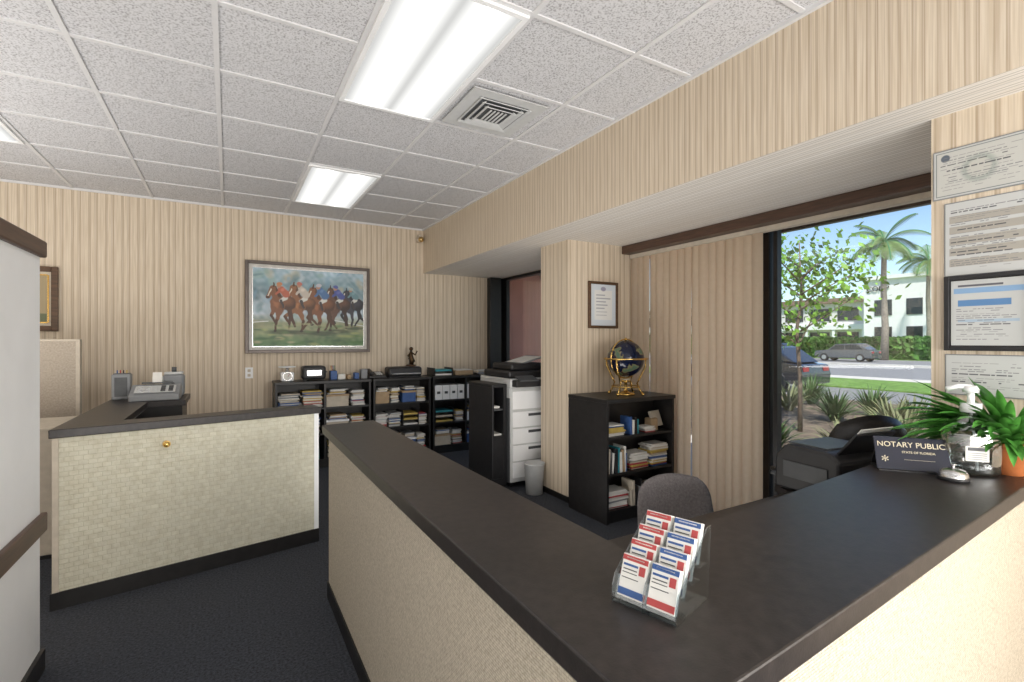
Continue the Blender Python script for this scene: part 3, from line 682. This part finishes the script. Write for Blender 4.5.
b=B('service_bell'); b.cyl((0,0,.006),.042,.012,BLKP); b.lathe((0,0,.012),[(.040,0),(.039,.010),(.032,.020),(.02,.026),(.001,.028)],SILV); b.cyl((0,0,.044),.004,.012,SILV); b.cyl((0,0,.051),.008,.004,SILV); b.done((2.08,.672,ZC))
b=B('hand_sanitizer_bottle')
b.lathe((0,0,0),[(.001,.002),(.064,.002),(.072,.012),(.074,.09),(.070,.135),(.052,.165),(.024,.18),(.022,.195),(.001,.195)],BOTT,sc=(1,.6),seg=40)
b.lathe((0,0,0),[(.001,.006),(.066,.006),(.069,.014),(.070,.06),(.001,.06)],clear('sanitizer_gel',(.80,.84,.84),.2),sc=(1,.58),seg=40)
b.cyl((0,0,.205),.026,.028,WHITE); b.cyl((0,0,.235),.009,.04,WHITE); b.cyl((0,0,.262),.02,.02,WHITE); b.tube([(0,0,.268),(-.03,0,.270),(-.06,0,.260)],.0075,WHITE)
b.tube([(0,0,.19),(.01,0,.1),(.015,0,.01)],.004,WHITE)
b.box((0,-.0455,.07),(.055,.001,.045),PAPER); b.box((0,-.0462,.084),(.045,.001,.010),DGREY)
for k in range(4): b.box((0,-.0462,.072-.006*k),(.045,.001,.002),MGREY)
b.done((2.228,.672,ZC),R(-55),scale=1.12)
b=B('potted_plant')
b.lathe((0,0,0),[(.001,.0),(.040,.0),(.054,.09),(.060,.09),(.060,.11),(.053,.11),(.051,.095),(.001,.095)],TERRA)
b.cyl((0,0,.094),.049,.006,MULCH)
random.seed(21)
for k in range(150):
    if k%3==0: a=random.uniform(R(95),R(260)); e=random.uniform(.3,1.3); L=random.uniform(.14,.24)
    elif k%3==1: a=random.uniform(R(97),R(150)); e=random.uniform(.35,1.0); L=random.uniform(.20,.36)
    else: a=random.uniform(R(97),R(200)); e=random.uniform(.7,1.35); L=random.uniform(.16,.30)
    d=(math.cos(a)*math.cos(e),math.sin(a)*math.cos(e),math.sin(e))
    b.leaf((math.cos(a)*.015,math.sin(a)*.015,.09),d,L,random.uniform(.028,.046),random.uniform(.7,1.5),LEAF,fold=.4)
b.done((2.345,.607,ZC))
# card holder
b=B('business_card_holder')
cw2=.056; tl=R(-20)
for t in range(4):
    y=-.045+.030*t; z=.006+.020*t
    for c_ in range(2):
        x=(c_-.5)*(cw2+.004)
        b.box((x,y+.009,z+.040),(.052,.014,.074),PAPER,rot=(tl,0,0))
        def on(dx,dz,sx,sz,m):
            v=Matrix.Rotation(tl,3,'X')@Vector((dx,-.0076,dz)); b.box((x+v.x,y+.009+v.y,z+.040+v.z),(sx,.0006,sz),m,rot=(tl,0,0))
        on(0,.031,.052,.009,BLUE if c_ else RED); on(.0,.0315,.036,.002,PAPER); on(-.008,.019,.030,.004,BLUE); on(.016,.014,.012,.016,RED); on(-.008,.011,.028,.002,DGREY); on(-.008,.005,.030,.0015,DGREY); on(-.006,-.004,.034,.0015,DGREY); on(0,-.028,.052,.012,RED if (t+c_)%2 else BLUE)
    b.box((0,y-.003,z+.020),(.122,.0022,.042),ACR,rot=(tl,0,0)); b.box((0,y+.014,z-.001),(.122,.028,.002),ACR)
prof=[(-.062,0),(.07,0),(.085,.135),(.07,.135),(-.052,.05),(-.062,.03)]
for xa in (-.064,-.001,.0615): b.extr(prof,'x',xa,xa+.0025,ACR)
b.box((0,0.004,.0015),(.125,.13,.002),ACR)
b.done((.66,.62,ZC+.0005),R(-74),scale=.94)
# ------------------------------------------------------------ items on the low bookcases
random.seed(3)
b=B('postal_scale'); b.box((0,0,.05),(.13,.12,.10),WHITE,bev=.015); b.cyl((0,-.062,.055),.042,.006,PAPER,rot=(R(90),0,0)); b.cyl((0,-.060,.055),.048,.004,SILV,rot=(R(90),0,0)); b.box((0.01,-.067,.065),(.004,.002,.035),RED,rot=(0,.5,0)); b.cyl((0,0,.125),.015,.05,SILV); b.cyl((0,0,.155),.085,.012,WHITE,r2=.09); b.done((.56,5.88,HB+.001))
b=B('toaster'); b.box((0,0,.085),(.25,.15,.15),BLKP,bev=.03,seg=4); b.box((0,-.077,.085),(.15,.004,.06),SILV); b.box((0,0,.1605),(.18,.02,.003),DGREY); b.box((0,.04,.1605),(.18,.02,.003),DGREY); b.box((.132,0,.09),(.02,.03,.015),DGREY)
for sx in (-1,1): b.box((sx*.09,0,.006),(.03,.1,.012),BLKP)
b.done((.83,5.88,HB+.001))
b=B('office_supplies')
for k,(m,w,h) in enumerate([(BLUE,.07,.10),(PAPER,.08,.06),(TAN,.04,.05),(BLUE,.05,.07),(MGREY,.07,.11)]): b.box((k*.085,0,h/2),(w,.1,h),m,bev=.004)
for k in range(5): b.tube([(0+.01*k-.02,0,.09),(.012*k-.03,.01,.16)],.003,[YEL,RED,BLKP,BLUE,GREEN][k])
b.done((1.04,5.87,HB+.001))
b=B('desk_telephone'); b.extr([(-.1,0),(.1,0),(.1,.07),(-.1,.03)],'x',-.1,.1,BLKP,bev=.006); b.box((-.07,0,.075),(.045,.2,.03),BLKP,rot=(R(11),0,0),bev=.01)
for i in range(3):
    for j in range(4): b.box((.0+.025*i,-.06+.03*j,.045+.006*j),(.018,.018,.008),LGREY,rot=(R(11),0,0))
b.done((1.53,5.88,HB+.001))
b=B('laminator'); b.box((0,0,.065),(.42,.2,.12),BLKP,bev=.03,seg=3); b.box((0,-.102,.05),(.36,.004,.012),DGREY); b.box((.15,-.06,.127),(.05,.04,.006),SILV); b.box((0,-.13,.04),(.34,.08,.006),LGREY,rot=(R(-12),0,0)); b.bb(-.2,.2,-.09,.09,0,.01,BLKP); b.done((1.87,5.90,HB+.001))
b=B('bronze_figurine'); BR=pm('bronze',(.07,.04,.02),.35,metal=.8)
b.cyl((0,0,.01),.06,.02,WOOD); b.tube([(0,0,.02),(.01,0,.08),(-.005,0,.14),(0,0,.19)],[.028,.034,.026,.015],BR); b.sph((0,0,.215),.025,BR); b.tube([(0,0,.17),(.05,-.01,.14),(.075,-.01,.19)],[.013,.011,.008],BR); b.tube([(0,0,.17),(-.045,-.01,.13),(-.04,-.02,.09)],[.013,.011,.008],BR); b.tube([(.02,0,.02),(.04,0,.06),(.015,0,.10)],[.013,.015,.017],BR)
b.done((1.97,5.90,HB+.127))
b=B('paper_tray'); trays(b,-.12,-.14,.24,.28,0,2,.05); b.done((2.35,5.9,HB+.001))
b=B('cardboard_box'); b.box((0,0,.03),(.26,.22,.06),TAN,bev=.003); b.box((0,0,.065),(.22,.2,.01),PAPER); b.done((2.64,5.9,HB+.001),.04)
b=B('stack_of_papers'); stack(b,-.11,-.13,.20,.24,0,.07); b.done((2.95,5.92,HB+.001),.03)
# ------------------------------------------------------------ exterior
GZ=-.3
b=B('patio_ground'); b.bb(WX+.15,6.2,-8,8.5,-.35,-.05,CONC); b.done()
b=B('planting_bed_ground'); b.bb(6.2,15.5,-25,70,-.6,GZ,MULCH); b.done()
b=B('lawn_ground'); b.bb(19.5,24,-25,120,-.6,GZ+.03,GRASS); b.done()
b=B('parking_ground'); b.bb(15.5,19.5,-25,120,-.6,GZ-.02,ASPH); b.done()
b=B('sidewalk'); b.bb(24,25.6,-40,160,-.6,GZ+.04,CONC); b.done()
b=B('road'); b.bb(25.6,52,-60,220,-.6,GZ-.03,ASPH); b.bb(38.2,38.8,-60,220,GZ-.03,GZ+.12,CONC); b.done()
b=B('far_ground'); b.bb(52,180,-60,260,-.6,GZ,GRASS); b.done()
b=B('roof_overhang'); b.bb(WX+.15,4.22,-8,8.5,2.42,2.95,OVER); b.bb(4.22,4.28,-8,8.5,2.36,3.0,BROWN); b.done()
b=B('wall_exterior'); b.bb(WX+.15,6.0,6.4,6.6,-.05,2.42,PINK); b.bb(WX+.15,3.7,6.1,6.4,-.05,2.42,PINK); b.done()
def hedge(name,x0,x1,y0,y1,h,n,sz):
    b=B(name); b.bb(x0+.15,x1-.15,y0,y1,GZ,GZ+h-.15,HEDGE)
    for _ in range(n):
        x=random.uniform(x0,x1); y=random.uniform(y0,y1); z=random.uniform(GZ+.05,GZ+h)
        if random.random()<.5: x=random.uniform(x0-.1,x0+.2)
        else: z=GZ+h+random.uniform(-.2,.12)
        b.quad((x,y,z),sz*random.uniform(.6,1.3),HEDGE)
    b.done()
hedge('hedge',53,55,5,60,1.9,7000,.3)
def shrub(x,y,r,h,n,mat,z=GZ):
    b=B('garden_shrub')
    for k in range(n):
        a=random.uniform(0,2*math.pi); e=random.uniform(.7,1.45)
        d=(math.cos(a)*math.cos(e),math.sin(a)*math.cos(e),math.sin(e))
        b.leaf((math.cos(a)*r*.2*random.random(),math.sin(a)*r*.2*random.random(),0),d,h*random.uniform(.7,1.15),.045,random.uniform(.5,1.4),mat,n=5)
    b.done((x,y,z))
G1=pm('shrub_leaf',(.08,.15,.04),.6,var=.5,scale=4); G2=pm('grass_blade',(.20,.22,.10),.7,var=.4,scale=4)
for (x,y,r,h,n,m) in [(7.0,4.4,.4,.6,120,G1),(7.6,3.6,.4,.6,120,G2),(8.2,6.4,.5,.7,120,G1),(8.6,3.6,.4,.6,110,G1),(10.6,4.3,.5,.7,110,G2),(11.2,5.6,.5,.7,110,G1),(11.9,7.0,.5,.7,100,G2),(12.8,5.6,.5,.7,100,G1),(7.1,2.9,.4,.5,100,G2),(13.6,7.4,.5,.8,90,G1),(10.6,7.6,.5,.7,90,G2),(12.2,4.6,.5,.6,90,G2),(9.5,3.7,.5,.6,90,G2)]: shrub(x,y,r,h,n,m)
def tree(name,x,y,h,cr,n,leafsz,seed,trunk=.05,mat=None):
    rs=random.Random(seed); b=B(name); tips=[]
    b.tube([(0,0,0),(.05,.03,h*.25),(-.03,.05,h*.45),(.05,0,h*.6),(.02,.03,h*.85)],[trunk,trunk*.85,trunk*.7,trunk*.5,trunk*.2],BARK)
    for k in range(16):
        z=h*rs.uniform(.25,.75); a=rs.uniform(0,6.28); L=cr*rs.uniform(.6,1.05)*(1-.3*(z/h-.3))
        p1=(math.cos(a)*L*.5,math.sin(a)*L*.5,z+L*.35); p2=(math.cos(a)*L,math.sin(a)*L,z+L*rs.uniform(.3,.75))
        b.tube([(0,0,z),p1,p2],[trunk*.4,trunk*.25,trunk*.1],BARK,seg=6); tips+=[p1,p2,((p1[0]+p2[0])/2,(p1[1]+p2[1])/2,(p1[2]+p2[2])/2)]
    tips+=[(0,0,h*.85),(0,0,h*.95),(.1,.1,h*.75)]
    for _ in range(n):
        t=rs.choice(tips); g=cr*.22
        b.quad((t[0]+random.gauss(0,g),t[1]+random.gauss(0,g),t[2]+random.gauss(0,g*.8)),leafsz*random.uniform(.6,1.3),mat or LEAF2)
    b.done((x,y,GZ))
tree('street_tree',9.3,5.25,4.2,1.25,1500,.062,3,.045)
tree('street_tree',57.5,40,7,2.2,1500,.35,6,.2)
def palm(x,y,h,fr):
    b=B('palm_tree'); b.tube([(0,0,0),(.2,0,h*.3),(.1,.1,h*.65),(0,0,h)],[.34,.27,.23,.2],PALMB,seg=12)
    b.tube([(0,0,h),(0,0,h+.9)],[.22,.12],GREEN)
    for k in range(18):
        a=k*2.4+random.uniform(-.2,.2); e=random.uniform(-.1,1.25); L=fr*random.uniform(.85,1.1)
        cur=Vector((math.cos(a)*math.cos(e),math.sin(a)*math.cos(e),math.sin(e))); p=Vector((0,0,h+.7)); pts=[p.copy()]; n=14
        side=Vector((-math.sin(a),math.cos(a),0))
        for i in range(n):
            p=p+cur*(L/n); cur=(cur+Vector((0,0,-1.7/n))).normalized(); pts.append(p.copy())
            ll=fr*.26*math.sin(math.pi*(i+1.5)/(n+2))
            for s_ in (-1,1):
                for o_ in (0,.5):
                    q=p-cur*(L/n)*o_; tip=q+side*s_*ll+cur*ll*.5+Vector((0,0,-ll*.45)); b.poly([q,q+cur*.13,tip],PLEAF)
        b.tube(pts,[.05]*len(pts),GREEN,seg=5,cap=False)
    b.done((x,y,GZ))
PLEAF=pm('palm_leaf',(.14,.22,.06),.6,var=.4,scale=2)
palm(51.2,21.4,9.9,3.3); palm(73.3,26.0,10.6,4.0)
# buildings
b=B('office_building')
b.bb(80,100,12,36,GZ,10.4,STUC)
for z in (1.2,5.0): b.bb(79.9,80.05,14,20.5,z,z+2.2,DGL); b.bb(79.9,80.05,22,27.5,z,z+2.2,DGL); b.bb(79.9,80.05,29,30.8,z,z+2.2,DGL); b.bb(79.9,80.05,32.5,34.6,z,z+2.2,DGL)
b.bb(79.6,100.3,11.7,36.3,10.1,10.6,STUC); o=b.done()
text('COMP',1.0,BLKP,o,(79.85,34.2,8.8),(R(90),0,R(-90)),name='building_lettering',ext=.05)
b=B('shopping_plaza')
b.bb(84,104,37,90,GZ,7.6,pm('plaza_stucco',(.70,.68,.65),.8)); b.bb(83,84,37,90,3.2,4.0,STUC); b.bb(83.3,104.5,36.8,90.2,7.4,8.2,pm('roof_band',(.25,.17,.13),.8))
for k in range(12): b.bb(83.9,84.05,38.5+4.2*k,41.5+4.2*k,.2,2.8,DGL); b.bb(83.9,84.05,38.5+4.2*k,41.5+4.2*k,4.6,6.6,DGL); b.bb(83.1,83.5,37.3+4.2*k,37.7+4.2*k,GZ,3.2,STUC)
b.done()
def car(x,y,mat,rz=0):
    b=B('car'); Wd=1.75
    body=[(-2.25,.28),(2.2,.28),(2.25,.6),(2.15,.85),(1.25,.97),(-1.7,1.0),(-2.2,.92),(-2.25,.6)]
    b.extr(body,'x',-Wd/2,Wd/2,mat,bev=.06)
    cab=[(1.2,.96),(.5,1.46),(-1.2,1.52),(-1.95,.99)]
    b.extr(cab,'x',-Wd/2+.12,Wd/2-.12,mat,bev=.05)
    for sx in (-1,1):
        xx=sx*(Wd/2-.115)
        for P in ([(1.02,1.0),(.46,1.40),(-.15,1.42),(-.15,1.0)],[(-.22,1.0),(-.22,1.42),(-1.1,1.42),(-1.6,1.02)]): b.poly([(xx,p[0],p[1]) for p in P],DGL)
        for yy_ in (-1.4,1.4):
            b.cyl((sx*(Wd/2-.08),yy_,.33),.33,.22,BLKP,rot=(0,R(90),0)); b.cyl((sx*(Wd/2+.0),yy_,.33),.2,.08,SILV,rot=(0,R(90),0),seg=10)
        b.box((sx*.6,2.2,.7),(.3,.06,.12),WHITE); b.box((sx*.6,-2.22,.78),(.3,.06,.14),RED)
    b.poly([(-.7,1.16,1.0),(.7,1.16,1.0),(.62,.56,1.40),(-.62,.56,1.40)],DGL)
    b.done((x,y,GZ-.02),rz)
car(17,11.3,CARP)
car(46,22,pm('grey_car_paint',(.10,.11,.12),.25,coat=1.)); car(50,31,CARP)
# ------------------------------------------------------------ light
w=bpy.data.worlds.new('World'); sc.world=w; w.use_nodes=True; nt=w.node_tree
bg=nt.nodes['Background']; sk=nt.nodes.new('ShaderNodeTexSky'); sk.sky_type='NISHITA'; sk.sun_disc=False; sk.sun_elevation=R(48); sk.sun_rotation=R(250); sk.air_density=1.0; sk.dust_density=.3; sk.ozone_density=2.5
nt.links.new(sk.outputs[0],bg.inputs[0]); bg.inputs[1].default_value=.18
su=bpy.data.lights.new('sun','SUN'); su.energy=5.8; su.angle=R(.6); su.color=(1,.95,.87)
so=bpy.data.objects.new('sun',su); sc.collection.objects.link(so)
so.rotation_euler=Vector((.40,.38,-.85)).to_track_quat('-Z','Y').to_euler(); so.location=(-20,-10,25)
def area(name,loc,tgt,sx,sy,p,col=(1,.975,.94)):
    l=bpy.data.lights.new(name,'AREA'); l.shape='RECTANGLE'; l.size=sx; l.size_y=sy; l.energy=p; l.color=col
    o=bpy.data.objects.new(name,l); sc.collection.objects.link(o); o.location=loc
    o.rotation_euler=(Vector(tgt)-Vector(loc)).to_track_quat('-Z','Y').to_euler()
area('added_fill_light',(-.2,-2.3,1.1),(1.2,5,2.3),3.5,1.6,125)  # added fill from behind the camera, no such lamp in the room
area('added_up_fill',(-2.3,3.2,1.0),(-2.3,3.25,2.85),1.4,3.5,80)  # added lamp out of view at left, brightens the ceiling
area('added_up_fill',(.2,-1.6,.5),(.6,.8,2.85),2.5,1.2,24)  # added upward fill behind the camera for the near ceiling
area('added_fill_light',(1.9,-1.6,1.5),(-.7,1.9,1.0),1.2,1.2,95)  # added fill aimed at the white partition, not a room lamp
area('added_up_fill',(1.45,2.55,.06),(1.75,2.6,2.85),1.0,1.1,24)  # added floor-level fill hidden behind the counter, brightens the soffit underside
# ------------------------------------------------------------ camera
cam=bpy.data.cameras.new('camera'); cam.sensor_width=36; cam.lens=490/1024*36; cam.clip_end=600; cam.clip_start=.03
co=bpy.data.objects.new('camera',cam); sc.collection.objects.link(co); co.location=(0,0,1.4); co.rotation_euler=(R(90),0,-math.atan(284/490)); sc.camera=co
sc.view_settings.view_transform='Standard'; sc.view_settings.look='None'; sc.view_settings.exposure=0
